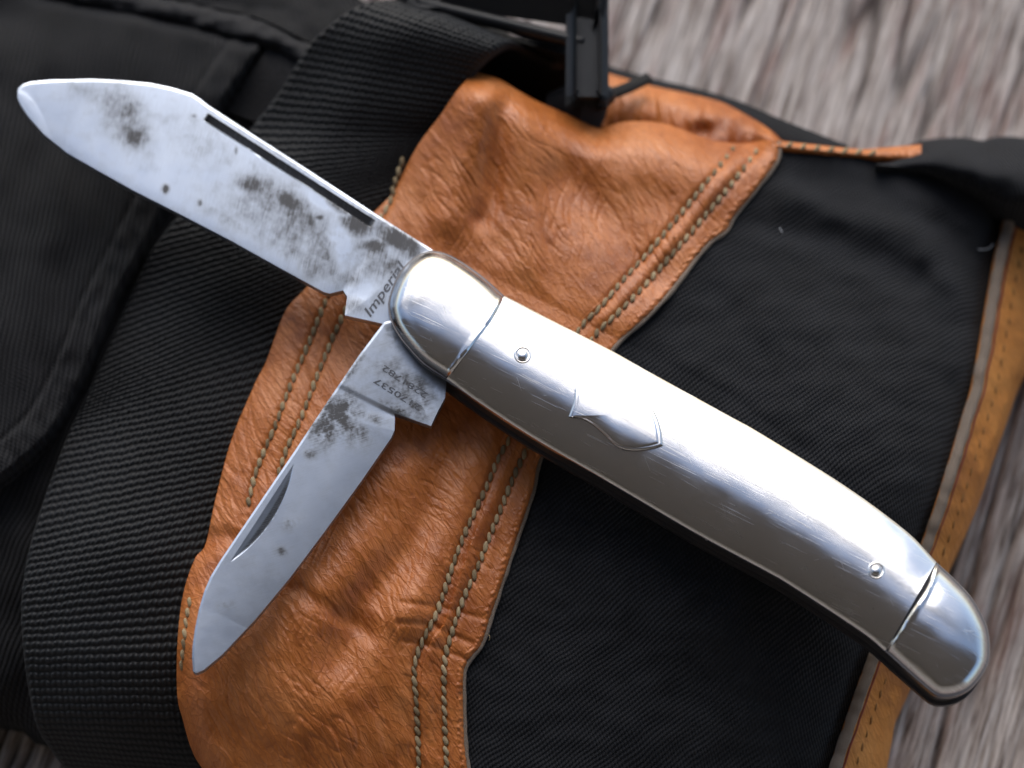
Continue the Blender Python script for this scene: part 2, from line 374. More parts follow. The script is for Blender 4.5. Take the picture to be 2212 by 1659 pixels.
GROUND = m.fin(m.ramp(m.noise(None, 0.6, 5, 0.7), [(0.3, (0.22, 0.20, 0.16)), (0.7, (0.36, 0.33, 0.28))]))
g = np.stack([*np.meshgrid(np.linspace(-60, 60, 13), np.linspace(-60, 60, 13)), np.full((13, 13), -0.45)], -1)
I = np.arange(169).reshape(13, 13); go = make('ground', g.reshape(-1, 3), np.stack([I[:-1, :-1], I[:-1, 1:], I[1:, 1:], I[1:, :-1]], -1).reshape(-1, 4), GROUND); go['kind'] = 'structure'
rf = bpy.data.objects.new('reflection_roof', None); col.objects.link(rf); rf['kind'] = 'structure'  # unseen roof, added to darken the lower half of the handle's reflections
ROOF_Z, ROOF_Y = 2.3, 0.42
for k in range(22):
    y = ROOF_Y - 0.07 - k * 0.14
    rbox('added_board', (-7.2, y, ROOF_Z), (3.8, y, ROOF_Z), 136, 22, ROOF, rf, bev=3)
rbox('reflection_beam', (-7.2, 1.42, ROOF_Z), (3.8, 1.42, ROOF_Z), 240, 60, ROOF, rf, bev=4)  # unseen bar, added for the thin grey line mirrored in the handle
for k in (-7.1, 3.7): rbox('reflection_beam', (k, ROOF_Y + 0.06, ROOF_Z), (k, 1.39, ROOF_Z), 40, 60, ROOF, rf, bev=4)
rbox('reflection_beam', (-7.2, ROOF_Y + 0.03, ROOF_Z - 0.03), (3.8, ROOF_Y + 0.03, ROOF_Z - 0.03), 40, 150, ROOF, rf, bev=4)

hw = bpy.data.objects.new('reflection_wall', None); col.objects.link(hw); hw['kind'] = 'structure'  # unseen wall, added to keep bright sky out of the rim reflections
for k in range(19): rbox('added_board', (-7.2, -2.62, -0.38 + k * 0.142), (3.8, -2.62, -0.38 + k * 0.142), 30, 138, ROOF, hw, bev=4)

# ------------------------------------------------------------------ bag (black nylon, left)
Hb = tps([(-300, -200, 20), (0, 0, 22), (300, 200, 22), (600, 100, 22), (800, 20, 19), (700, -150, 16), (100, 600, 22), (300, 600, 21), (0, 1000, 20), (150, 1000, 19), (-300, 600, 22),
          (-300, 1100, 18), (0, 1250, 17), (60, 1400, 14), (500, 400, 20), (500, 1000, 19), (300, 1400, 15), (900, 200, 20), (700, 700, 20), (1100, 60, 9), (1240, 160, 4), (1100, 250, 9), (1180, 130, 5)])
bag = thing('bag', 'black nylon bag with a stitched flap under the large open blade', 'bag', tuple(at(150, 700, 0.0)))
bx, by = coons([(-420, -230), (200, -190), (700, -160)], [(-420, 1590), (0, 1572), (90, 1607), (330, 1700), (460, 1720)], [(-420, -230), (-420, 1590)],
               [(700, -160), (775, 0), (1020, 68), (1140, 78), (1250, 112), (1265, 200), (1180, 300), (1000, 400), (800, 560), (620, 900), (480, 1300), (460, 1720)], 200, 300)
z = Hb(bx, by) + 0.7 * pn(bx / 160, by / 210, 3) + 0.5 * pn(bx / 70, by / 90, 4)
bot = np.array([(-420, 1590), (0, 1572), (90, 1607), (330, 1700), (460, 1720)]); db = pdist(bx, by, curve(bot, 40))
z = 0.6 + (z - 0.6) * np.sqrt(np.clip(1 - (1 - np.clip(db / 190, 0, 1)) ** 2, 0, 1))
z -= (z - 0.7) * 0.95 * np.exp(-(((bx - 1160) / 120) ** 2 + ((by - 165) / 85) ** 2) ** 2)
P = at(bx, by, z); sheet('bag_body', P, BAGF, bag, skirt=0.2, uv=flatuv(P, R(-12)))
# flap: rolled hem along its right edge
FR = [(575, 96), (500, 205), (432, 320), (365, 435), (318, 530), (250, 660), (205, 765), (165, 855), (118, 935), (70, 985), (-10, 1048), (-120, 1110)]
fx, fy = ruled(FR, [(-420, -132), (-420, 500), (-420, 1200)], 300, 200)
FRc = curve(FR, 80); de = pdist(fx, fy, FRc); SEAM = np.array([(-420, -132), (165, 1), (320, 32), (450, 62), (575, 96)]); ds = pdist(fx, fy, SEAM)
z = Hb(fx, fy) + 3.2 + 0.6 * pn(fx / 220, fy / 160, 9) + 0.35 * pn(fx / 60, fy / 110, 10)
z += 0.4 * (1 - sst(62, 78, de)) - 0.3 * np.exp(-((de - 70) / 7) ** 2) + 0.25 * pn(fx / 25, fy / 40, 12) * (1 - sst(60, 90, de))
z -= 2.2 * (1 - np.clip(de / 18, 0, 1)) ** 2 + 1.4 * np.exp(-(ds / 16) ** 2)
z -= 2.0 * np.exp(-((fx + 10) ** 2 + (fy - 20) ** 2) / 60 ** 2)
P = at(fx, fy, z); flap = sheet('flap', P, BAGF, bag, th=3.0, uv=flatuv(P, R(4)))
hl = curve([(p[0] - 46, p[1] - 14) for p in FR], 90)
# binding roll above the flap
ux, uy = ruled([(-420, -132), (165, 1), (320, 32), (450, 62), (575, 96), (648, 128)], [(-420, -215), (190, -45), (420, 8), (560, 40), (640, 80), (700, 112)], 220, 40)
tt = np.linspace(0, 1, 40)[None, :]; z = Hb(ux, uy) + 2.0 + 1.3 * np.sin(np.pi * np.clip(tt * 0.9 + 0.1, 0, 1)) ** 0.7 + 0.5 * pn(ux / 30, uy / 30, 15)
P = at(ux, uy, z); sheet('binding', P, BIND, bag, th=2.5, uv=flatuv(P))
cx, cy = ruled([(190, -45), (420, 8), (560, 40), (700, 108)], [(240, -160), (500, -80), (700, -40), (790, 4)], 120, 40)
z = Hb(cx, cy) + 2.6 + 0.5 * pn(cx / 50, cy / 40, 16); P = at(cx, cy, z); sheet('top_panel', P, BAGF, bag, th=2.5, uv=flatuv(P, R(30)))
tx, ty = ruled([(578, 104), (540, 160), (490, 240)], [(655, 130), (622, 190), (570, 270)], 30, 24)
z = Hb(tx, ty) + 1.6 - 1.4 * sst(0, 1, np.linspace(0, 1, 30)[:, None]) + 0 * tx; P = at(tx, ty, z); sheet('tab', P, BIND, bag, th=1.2, uv=flatuv(P))

# ------------------------------------------------------------------ glove (tan leather and black fabric)
Hg = tps([(1026, 155, 32), (950, 300, 29), (870, 430, 26.5), (700, 700, 26.5), (550, 830, 25.5), (450, 1150, 24.5), (395, 1500, 23), (420, 1640, 20), (560, 1760, 19), (700, 1659, 22.5),
          (900, 1659, 21.5), (650, 1400, 27.5), (800, 1000, 28.5), (1000, 900, 28.8), (1150, 1000, 26.6), (1100, 1250, 26), (1000, 1450, 25), (1000, 1700, 22),
          (1100, 300, 30), (1290, 276, 27), (1400, 400, 27), (1600, 320, 25.5), (1500, 530, 27), (1320, 750, 28.8), (1700, 330, 24.5), (1900, 350, 22), (2130, 420, 18),
          (2100, 800, 20), (1800, 600, 25.5), (1700, 900, 29), (1500, 900, 29.3), (2000, 1050, 23.5), (1500, 1300, 27.5), (1400, 1659, 22), (1780, 1659, 16), (1850, 1450, 19),
          (2200, 830, 12), (2050, 1220, 14), (1950, 1560, 9), (2260, 450, 12), (1900, 1250, 23.5), (1650, 1500, 22)])
def knifeclear(px, py, z):      # the cloth gives way under the handle
    d = pdist(px, py, [(960, 690), (1500, 960), (1960, 1290)])
    e = (z - 29.3 - np.clip(d - 130, 0, None) * 0.03) / 0.7; return z - 0.7 * np.log1p(np.exp(np.clip(e, -30, 30)))
glove = thing('work_glove', 'tan leather and black fabric work glove under the open pocket knife', 'glove', tuple(at(1400, 1000, 0.0)))
CUFL = [(2156, 428), (2166, 480), (2151, 545), (2136, 625), (2101, 820), (2081, 890), (2046, 1005), (1993, 1165), (1935, 1300), (1871, 1430), (1791, 1659), (1735, 1820)]
CUFR = [(2340, 445), (2290, 600), (2222, 790), (2201, 829), (2181, 895), (2146, 995), (2106, 1110), (2056, 1220), (2005, 1370), (1966, 1490), (1936, 1555), (1926, 1605), (1916, 1659), (1890, 1820)]
PAL_T = [(1026, 155), (1077, 170), (1120, 196), (1162, 219), (1233, 250), (1290, 276), (1320, 270), (1361, 262), (1426, 265), (1486, 284), (1536, 302), (1606, 310), (1650, 303), (1680, 306)]
PAL_R = [(1680, 306), (1678, 345), (1631, 410), (1586, 465), (1566, 500), (1526, 530), (1456, 620), (1406, 675), (1321, 755), (1240, 870), (1168, 985), (1150, 1060), (1120, 1150), (1090, 1240), (1060, 1330), (1040, 1390), (1010, 1430), (1000, 1470), (1003, 1600), (1012, 1680), (1020, 1820)]
PAL_L = [(1026, 155), (990, 192), (950, 250), (905, 310), (872, 370), (845, 420), (805, 462), (760, 520), (700, 580), (655, 628), (615, 675), (575, 780), (550, 830), (500, 950), (465, 1080), (444, 1175), (422, 1205), (400, 1265), (388, 1330), (382, 1415), (383, 1505), (395, 1555), (415, 1622), (450, 1680), (520, 1820)]
ROW1 = [(1590, 314), (1526, 395), (1456, 480), (1406, 540), (1351, 600), (1296, 665), (1251, 712), (1165, 850), (1085, 974), (1050, 1054), (1005, 1150), (975, 1230), (945, 1320), (915, 1380), (895, 1440), (900, 1530), (905, 1659), (908, 1720)]
ROW2 = [(1640, 320), (1586, 390), (1541, 445), (1486, 510), (1426, 580), (1376, 635), (1326, 685), (1281, 730), (1195, 870), (1130, 985), (1065, 1140), (1030, 1230), (1000, 1295), (975, 1370), (960, 1430), (960, 1530), (965, 1659), (968, 1720)]
ROW3 = [(872, 340), (850, 405), (842, 440), (790, 520), (735, 590), (700, 660), (668, 740), (625, 840), (595, 920), (555, 1015), (535, 1095)]
ROW4 = [(760, 640), (715, 740), (675, 840), (650, 905), (620, 970), (600, 1030)]
ROW5 = [(412, 1290), (402, 1345), (397, 1400), (391, 1450)]
C1, C2, C3, C4 = (curve(r, 160) for r in (ROW1, ROW2, ROW3, ROW4))
PRc = curve(PAL_R, 160); PTc = curve(PAL_T, 90); PLc = curve(PAL_L, 160)
def bumpl(px, py, a, b, amp, sig):           # a long soft ridge (amp > 0) or crease (amp < 0)
    d = pdist(px, py, curve([a] + list(b), 24)); return amp * np.exp(-(d / sig) ** 2)
def Hpalm(px, py):
    z = Hg(px, py) + 1.1
    dr, dt, dl = pdist(px, py, PRc), pdist(px, py, PTc), pdist(px, py, PLc)
    z += bumpl(px, py, (1040, 215), [(1015, 320), (965, 470)], 1.5, 48) + bumpl(px, py, (1086, 240), [(1070, 330), (1064, 420), (1045, 470)], -0.9, 24)
    z += bumpl(px, py, (1130, 255), [(1150, 400), (1130, 560)], 0.7, 40) + bumpl(px, py, (1220, 390), [(1320, 480), (1420, 600)], -0.9, 50)
    z += bumpl(px, py, (1300, 330), [(1400, 360), (1540, 400)], 0.9, 55) + bumpl(px, py, (1010, 900), [(960, 1060), (880, 1200), (790, 1300), (735, 1420)], -1.2, 46)
    z += bumpl(px, py, (1000, 1010), [(930, 1180), (880, 1330)], 1.0, 45) + bumpl(px, py, (780, 1060), [(740, 1200), (600, 1360)], 0.9, 70)
    z += bumpl(px, py, (640, 1270), [(700, 1310), (800, 1370)], -0.5, 22) + bumpl(px, py, (470, 1380), [(560, 1500), (720, 1600)], 0.8, 80)
    z += bumpl(px, py, (440, 1165), [(480, 1160), (540, 1170)], -0.7, 22) + bumpl(px, py, (860, 1345), [(930, 1352), (1020, 1390)], -0.22, 8) + bumpl(px, py, (870, 1385), [(930, 1395), (1010, 1425)], -0.18, 7)
    z += bumpl(px, py, (860, 1300), [(950, 1312), (1040, 1335)], -0.16, 7)
    # directional wrinkles of the worked hide
    for k, (sx, sy, amp, ang) in enumerate([(60, 210, 0.22, 24), (26, 110, 0.11, 30), (12, 60, 0.06, 34)]):
        a = R(ang); u = px * math.cos(a) - py * math.sin(a) * -1 * -1; u = px * math.cos(a) - py * math.sin(a); v = px * math.sin(a) + py * math.cos(a)
        n = pn(u / sx + 0.6 * pn(u / 150, v / 150, 30 + k), v / sy, 20 + k)
        z += amp * (0.35 - np.abs(n)) * 1.1 * sst(10, 60, np.minimum(dr, 200))
    z += 0.25 * pn(px / 120, py / 120, 28)
    for k, (sx, sy, ang, amp) in enumerate([(30, 190, 22, 0.13), (22, 120, 44, 0.09), (26, 150, -12, 0.08), (16, 90, 30, 0.06)]):
        a = R(ang); u = px * math.cos(a) - py * math.sin(a); v = px * math.sin(a) + py * math.cos(a)
        n = pn(u / sx + 0.7 * pn(u / 90, v / 110, 230 + k), v / sy, 220 + k); gate = sst(-0.05, 0.4, pn(px / 150, py / 190, 240 + k))
        z -= amp * np.exp(-(n / 0.10) ** 2) * gate * sst(8, 40, dr)
    for c in (C1, C2, C3, C4):
        z -= 0.30 * np.exp(-(pdist(px, py, c) / 8) ** 2)
    z += 0.35 * np.exp(-((pdist(px, py, C1) - 24) / 16) ** 2) * (dr < 90)
    z -= 0.45 * (1 - np.clip(dr / 10, 0, 1)) ** 2 + 0.15 * pn(px / 9, py / 9, 33) * (dr < 14)
    z -= 4.5 * (1 - np.clip(dt / 75, 0, 1)) ** 2.2 * sst(0, 60, dr)
    z -= (1.2 + 2.0 * sst(1180, 1500, py)) * (1 - np.clip(dl / 60, 0, 1)) ** 2.2
    return knifeclear(px, py, z)
gx, gy = coons([(1000, 420), (1250, 380), (1450, 330), (1670, 314), (1800, 330), (1906, 342), (2031, 372), (2106, 402), (2168, 436)], [(560, 1800), (1100, 1810), (1760, 1815)],
               [(1000, 420), (900, 760), (700, 1250), (560, 1800)], [(p[0] + 12, p[1] + 2) for p in CUFL[:-1]] + [(1760, 1815)], 320, 320)
def Hfab(px, py):
    z = Hg(px, py)
    z += 0.55 * pn(px / 150, py / 190, 61) + bumpl(px, py, (1700, 420), [(1850, 470), (2000, 520)], 0.9, 36) + bumpl(px, py, (1640, 480), [(1800, 520), (1980, 600)], -0.7, 34)
    z += bumpl(px, py, (2000, 560), [(2080, 650), (2070, 780)], 0.8, 34) + bumpl(px, py, (2030, 480), [(2110, 560), (2100, 700)], -0.8, 28)
    z += bumpl(px, py, (1560, 560), [(1640, 640), (1760, 700)], 0.6, 55) + bumpl(px, py, (1250, 1200), [(1400, 1300), (1700, 1480)], 0.5, 60)
    z += 0.18 * pn(px / 60, py / 45, 62)
    return knifeclear(px, py, z)
def inside(px, py, poly):
    c = np.zeros(np.shape(px), bool); p = np.array(poly, float)
    for a, b in zip(p, np.roll(p, -1, 0)):
        if a[1] == b[1]: continue
        c ^= ((a[1] > py) != (b[1] > py)) & (px < (b[0] - a[0]) * (py - a[1]) / (b[1] - a[1]) + a[0])
    return c
POLY = np.r_[PTc, PRc, PLc[::-1]]
z = Hfab(gx, gy); z -= 6.0 * inside(gx, gy, POLY) * sst(8, 26, pdist(gx, gy, PRc)); z -= 1.6 * np.exp(-(pdist(gx, gy, curve(CUFL, 80)) / 24) ** 2)
P = at(gx, gy, z); sheet('fabric_back', P, GLOVE, glove, skirt=0.2, uv=flatuv(P, R(0)))
lx, ly = coons(PAL_T, [(520, 1820), (1020, 1820)], PAL_L, PAL_R, 330, 760)
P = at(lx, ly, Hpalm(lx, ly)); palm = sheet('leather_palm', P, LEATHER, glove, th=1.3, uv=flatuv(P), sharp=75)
# leather behind the front fold, with its puckers
Hf = tps([(1291, 150, 18), (1400, 185, 18), (1550, 220, 18.5), (1690, 308, 22), (1240, 300, 17), (1400, 330, 17), (1600, 360, 20), (1400, 240, 21), (1500, 260, 21.5), (1600, 290, 22), (1700, 360, 20)])
qx, qy = ruled([(1280, 148), (1346, 168), (1406, 185), (1481, 201), (1556, 220), (1606, 245), (1656, 275), (1700, 312)], [(1230, 330), (1330, 340), (1426, 345), (1500, 370), (1600, 380), (1650, 380), (1670, 370), (1698, 345)], 200, 90)
z = Hf(qx, qy) + 0.55 * (0.4 - np.abs(pn(qx / 42 + 0.3 * pn(qx / 60, qy / 60, 90), qy / 220, 91))) * 2 - 1.4 * np.exp(-((qx - 1520) ** 2 / 26 ** 2 + (qy - 285) ** 2 / 22 ** 2))
tt = np.linspace(0, 1, 90)[None, :]; z -= 2.4 * (1 - np.clip(tt / 0.25, 0, 1)) ** 2
P = at(qx, qy, z); sheet('leather_back_fold', P, LEATHER, glove, skirt=2, uv=flatuv(P), sharp=75)
kx, ky = ruled([(1270, 130), (1406, 168), (1500, 190), (1600, 220), (1700, 263), (1830, 313)], [(1270, 200), (1400, 215), (1500, 240), (1600, 285), (1690, 335), (1840, 336)], 140, 30)
tt = np.linspace(0, 1, 30)[None, :]; z = 13 + 3 * np.sin(np.pi * (0.15 + 0.6 * tt)) + 5 * sst(1500, 1750, kx); P = at(kx, ky, z); sheet('fabric_side', P, GLOVE, glove, skirt=0.2, uv=flatuv(P))
rx, ry = ruled([(1676, 303), (1756, 312), (1856, 322), (1906, 319), (1990, 312)], [(1676, 326), (1756, 334), (1856, 343), (1906, 350), (1990, 356)], 120, 16)
tt = np.linspace(0, 1, 16)[None, :]; z = Hg(rx, ry) - 0.2 + 1.0 * np.sin(np.pi * tt) + 0.15 * pn(rx / 12, ry / 30, 95); P = at(rx, ry, z); trim = sheet('leather_trim', P, LEATHER, glove, skirt=6, uv=flatuv(P))
hx, hy = ruled([(1893, 350), (1925, 331), (1956, 316), (2006, 301), (2081, 297), (2122, 303), (2156, 295), (2230, 300), (2420, 330)], [(1893, 356), (1930, 360), (1960, 366), (2031, 384), (2106, 410), (2140, 428), (2170, 440), (2235, 455), (2420, 490)], 200, 70)
tt = np.linspace(0, 1, 70)[None, :]; z = 15 + 6 * tt + 5.5 * np.sin(np.pi * np.clip(tt, 0, 1)) ** 0.8 * sst(1890, 2020, hx) + 0.5 * pn(hx / 60, hy / 50, 97) + 3.0 * (1 - sst(1890, 2000, hx))
P = at(hx, hy, z); sheet('fabric_thumb', P, GLOVE, glove, skirt=0.2, uv=flatuv(P, R(70)))
ex, ey = ruled(CUFL, CUFR, 320, 60)
tt = np.linspace(0, 1, 60)[None, :]
def Hcuff(px, py): return Hg(px, py) + 0.2 + 0.25 * pn(px / 40, py / 40, 98)
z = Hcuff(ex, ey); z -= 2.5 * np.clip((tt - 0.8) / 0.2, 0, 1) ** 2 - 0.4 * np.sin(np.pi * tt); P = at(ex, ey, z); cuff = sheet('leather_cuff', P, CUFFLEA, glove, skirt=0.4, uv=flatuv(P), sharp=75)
wl = curve(CUFL, 260); wl = wl + np.stack([13 + 2.5 * pn(np.arange(260) / 9, 0 * np.arange(260), 99), 0 * wl[:, 1]], 1)
wz = Hcuff(wl[:, 0], wl[:, 1]) + 0.75
tube('welt', at(wl[:, 0], wl[:, 1], wz - 0.2), 0.70, SUEDE, cuff, n=14, sq=0.8, taper=1 + 0.16 * pn(np.arange(260) / 5, 0 * np.arange(260), 101))
wr = wl + [17, 0]; tube('seam_line', at(wr[:, 0], wr[:, 1], Hcuff(wr[:, 0], wr[:, 1]) + 0.25), 0.16, REDSEAM, cuff, n=6)
# raw edge of the palm leather
wl = PRc + np.stack([2 + 1.2 * pn(np.arange(160) / 4, 0 * np.arange(160), 103), 1 + 0 * PRc[:, 1]], 1)
tube('raw_edge', at(wl[:, 0], wl[:, 1], knifeclear(wl[:, 0], wl[:, 1], Hg(wl[:, 0], wl[:, 1]) + 0.45)), 0.30, SUEDE, palm, n=8, taper=1 + 0.25 * pn(np.arange(160) / 3, 0 * np.arange(160), 104))
# stitches, one by one
def stitch_mesh(name, L, r, mat):
    s = np.linspace(-1, 1, 9); tp = np.sqrt(np.clip(1 - np.abs(s) ** 3, 0.06, 1))
    o = tube(name, np.stack([s * L / 2 * 0.001, 0.04e-3 * np.sin(s * 3), 0.10e-3 * (1 - s ** 2)], 1), r, mat, None, n=8, sq=0.8, taper=tp); me = o.data
    bpy.data.objects.remove(o); return me
ST = stitch_mesh('stitch', 1.32, 0.27, THREAD); ST2 = stitch_mesh('stitch_dark', 1.3, 0.17, DTHREAD)
def sew(row, H, parent, me, pitch=21.5, twist=14, lift=0.10, jit=0.5):
    n = max(2, int(np.linalg.norm(np.diff(np.array(row, float), axis=0), axis=1).sum() / pitch))
    c = curve(row, n + 1); pl = root_loc(parent)
    zz = H(c[:, 0], c[:, 1]); P = at(c[:, 0], c[:, 1], zz + lift)
    for a, b, pc in zip(P[:-1], P[1:], c[:-1]):
        if abs(pdist(pc[0], pc[1], [(965, 690), (1500, 965), (1960, 1300)])) < 70: continue     # lies under the handle
        o = bpy.data.objects.new('stitch', me); col.objects.link(o); o.parent = parent
        d = Vector(b - a).normalized(); q = d.to_track_quat('X', 'Z').to_euler(); q.z += R(twist + random.uniform(-6, 6)); q.x = 0
        o.location = Vector((a + b) / 2) - pl; o.rotation_euler = q; s = random.uniform(0.9, 1.08); o.scale = (s, random.uniform(0.85, 1.15), 1)
for row in (ROW1, ROW2, ROW3, ROW4, ROW5): sew(row, Hpalm, palm, ST)
sew([(p[0] + 52, p[1] + 8) for p in CUFL], lambda a, b: Hcuff(a, b) + 0.15, cuff, ST2, 30, 10)
sew([(1690, 312), (1756, 320), (1856, 329), (1900, 332)], lambda a, b: Hg(a, b) + 0.9, trim, ST, 30, 40)
# loose fibres
def fibre(px, py, H, L, a, mat=LINT, r=0.045):
    t = np.linspace(0, 1, 10); x = px + L * t * math.cos(a) + L * 0.18 * np.sin(t * 3.0); y = py + L * t * math.sin(a) + L * 0.12 * np.sin(t * 4)
    tube('loose_thread', at(x, y, H(x, y) + 0.25 + 0.3 * np.sin(np.pi * t)), r, mat, glove, n=5)
fibre(2112, 538, Hfab, 34, R(-15), r=0.05); fibre(1684, 492, Hfab, 14, R(70), r=0.045); fibre(1046, 1352, Hfab, 36, R(75), THREAD, 0.06)

# ------------------------------------------------------------------ webbing strap and its buckle
strap = thing('webbing_strap', 'wide black woven webbing strap between the bag and the tan leather', 'strap', tuple(at(480, 800, 0.0)))
SR = [(560, 1830), (470, 1720), (430, 1640), (412, 1560), (402, 1420), (430, 1250), (482, 1080), (520, 950), (570, 830), (680, 620), (830, 440), (880, 375), (925, 300), (965, 245), (1000, 188), (1031, 142), (1066, 108), (1105, 91), (1148, 112), (1191, 134), (1222, 131)]
SL = [(210, 1830), (165, 1700), (105, 1612), (75, 1555), (52, 1430), (45, 1300), (65, 1170), (110, 1030), (150, 925), (200, 820), (300, 590), (350, 505), (520, 300), (600, 200), (645, 126), (690, 70), (770, 12), (850, -2), (925, 4), (965, 15), (1000, 24)]
nS, nT = 1150, 190
def match(a, n):       # same parameter on both edges
    p = np.array(a, float); q = np.r_[[2 * p[0] - p[1]], p, [2 * p[-1] - p[-2]]]; out = []
    t = np.linspace(0, 1, 60, endpoint=False)[:, None]
    for i in range(1, len(q) - 2):
        A, B, C, D = q[i - 1], q[i], q[i + 1], q[i + 2]
        out.append(0.5 * (2 * B + (C - A) * t + (2 * A - 5 * B + 4 * C - D) * t ** 2 + (3 * B - A - 3 * C + D) * t ** 3))
    return np.concatenate(out)
A, B = match(SR, 0), match(SL, 0); mid = (A + B) / 2
Lm = np.r_[0, np.cumsum(np.linalg.norm(np.diff(mid, axis=0), axis=1))]; ss = np.linspace(0, Lm[-1], nS)
A = np.stack([np.interp(ss, Lm, A[:, k]) for k in (0, 1)], 1); B = np.stack([np.interp(ss, Lm, B[:, k]) for k in (0, 1)], 1)
tt = np.linspace(0, 1, nT)
sx = A[:, None, 0] * (1 - tt) + B[:, None, 0] * tt; sy = A[:, None, 1] * (1 - tt) + B[:, None, 1] * tt
key = [(0, 1), (90, 3), (200, 12), (300, 18), (420, 21.5), (600, 23.5), (900, 24.2), (1300, 24.6), (1600, 26.5), (1750, 30.5), (1830, 33.2), (1885, 34), (1930, 32.0), (1990, 27), (2060, 23)]
f = Lm[-1] / 2060.0
z0 = np.interp(ss / f, [k[0] for k in key], [k[1] for k in key]); ker = np.hanning(61); ker /= ker.sum(); z0 = np.convolve(np.pad(z0, 30, mode='edge'), ker, 'valid')
z0 = z0[:, None] - 0.9 * (2 * tt - 1)[None] ** 2 - 1.2 * sst(0.5, 1.0, tt)[None] * sst(0, 500, ss / f)[:, None] + 0.5 * pn(sx / 260, sy / 260, 110)
P = at(sx, sy, z0)
sl = np.r_[0, np.cumsum(np.linalg.norm(np.diff(P[:, nT // 2], axis=0), axis=1))] * 1000; wl_ = np.linalg.norm(P[:, -1] - P[:, 0], axis=1)[:, None] * 1000 * tt[None]
RP, CP = 0.98, 0.66
colph = wl_ / CP; tri = np.abs((colph % 2) - 1); ph = (sl[:, None] + 0.07 * np.sin(2 * np.pi * wl_ / (2 * CP)) + 0.10 * pn(sx / 40, sy / 40, 111)) / RP
lump = (0.5 + 0.5 * np.cos(2 * np.pi * ph)) ** 0.8 * (0.25 + 0.75 * (0.5 + 0.5 * np.cos(2 * np.pi * colph)))
ed = np.minimum(tt, 1 - tt)[None] * 18
lump = lump * (0.85 + 0.25 * pn(sl[:, None] / RP * 0.9, colph * 0.9, 112))
P[..., 2] += (0.36 * lump - 0.5 * (1 - np.clip(ed / 0.5, 0, 1)) ** 2) * 0.001
uvs = np.stack([wl_, np.repeat(sl[:, None], nT, 1)], -1)
sheet('webbing', P, WEB, strap, th=1.6, uv=uvs, attrs={'weave': np.clip(lump, 0, 1)}, sharp=None)

c = at(np.linspace(955, 1245, 40), np.linspace(22, 104, 40), np.full(40, 27.5)); zz = np.linspace(27.2, 0.8, 30)
P = np.repeat(c[None], 30, 0); P[..., 2] = zz[:, None] * 0.001; P[..., 1] += (-0.0012 + 0.0024 * np.sin(np.linspace(0, 3, 30)))[:, None]
sheet('shade_curtain', P, WEB, strap, th=0.05, uv=flatuv(P), attrs={'weave': np.full((30, 40), 0.3)}, sharp=None)  # hanging sheet added to block light from the hollow under the strap
buckle = thing('strap_buckle', 'black plastic buckle at the top end of the webbing strap', 'buckle', tuple(at(1150, 60, 20)))
bz = 29
def bar(n, a, b, wid, hei, za=bz, zb=bz, bev=0.6): return rbox(n, at(a[0], a[1], za), at(b[0], b[1], zb), wid, hei, PLASTIC, buckle, bev=bev, up=(0, -0.55, 0.83))
bar('top_bar', (885, -58), (1292, -1), 5.0, 3.2, 30, 30, 1.1)
c = np.linspace((900, 6), (1262, 94), 30); tube('crossbar', at(c[:, 0], c[:, 1], np.full(30, 29.0)), 0.9, PLASTIC, buckle, n=20)
bar('side_rail', (1268, -70), (1268, 200), 2.8, 3.4, 29, 27.5, 1.25)
bar('side_rail', (912, -90), (918, 40), 2.4, 3.6, 28, 28, 0.9)
bar('nub', (1290, 132), (1297, 150), 1.4, 1.4, 27, 27, 0.4)

# cord with its end stop
cordt = thing('cord_toggle', 'short dark drawcord with a glossy black stopper beside the buckle', 'cord', tuple(at(1300, 210, 20)))
c = curve([(1250, 232), (1306, 208), (1350, 192), (1402, 168)], 40); tube('cord', at(c[:, 0], c[:, 1], np.linspace(24, 21, 40)), 0.82, CORD, cordt, n=12, sq=0.55)
c = curve([(1288, 226), (1306, 207), (1322, 196)], 24); tube('stopper', at(c[:, 0], c[:, 1], np.full(24, 25.0)), 1.35, PLASTIC, cordt, n=20, taper=np.sqrt(np.clip(1 - (np.abs(np.linspace(-1, 1, 24)) ** 4) * 0.7, 0.1, 1)))
c = curve([(1195, 236), (1240, 226), (1285, 236)], 40); tube('sleeve', at(c[:, 0], c[:, 1], np.linspace(21, 23.5, 40)), 2.9, GLOVE, cordt, n=20, taper=np.linspace(0.75, 1.05, 40))

# ------------------------------------------------------------------ the pocket knife
KZ = 34.0
knife = thing('pocket_knife', 'open two-bladed steel pocket knife lying across the leather', 'pocket knife', tuple(at(1400, 950, 28)))
U = [(1090, 639), (1200, 696), (1318, 756), (1409, 807), (1571, 896), (1646, 938), (1826, 1050), (1956, 1146), (2023, 1214)]
Lw = [(964, 819), (1021, 861), (1106, 918), (1177, 962), (1279, 1021), (1376, 1078), (1506, 1154), (1656, 1235), (1706, 1264), (1856, 1362), (1912, 1407)]
B1 = [(1090, 639), (1060, 611), (1028, 585), (982, 555), (950, 543), (924, 542), (899, 552), (874, 573), (853, 606), (838, 656), (844, 693), (856, 718), (874, 743), (914, 786), (964, 819)]
B2 = [(2023, 1214), (2066, 1254), (2098, 1289), (2122, 1328), (2136, 1368), (2138, 1419), (2126, 1452), (2097, 1487), (2063, 1503), (2026, 1503), (1995, 1481), (1955, 1446), (1912, 1407)]
J1 = [(1090, 639), (1064, 688), (1031, 732), (996, 778), (964, 819)]
J2 = [(2023, 1214), (2003, 1268), (1975, 1312), (1944, 1358), (1912, 1407)]
Uc, Lc_ = curve(U, 120), curve(Lw, 120); B1c, B2c = curve(B1, 140), curve(B2, 140)
ZE = KZ + 1.5
def dome(q, h): return h * (1 - (2 * np.clip(q, 0, 1) - 1) ** 2)
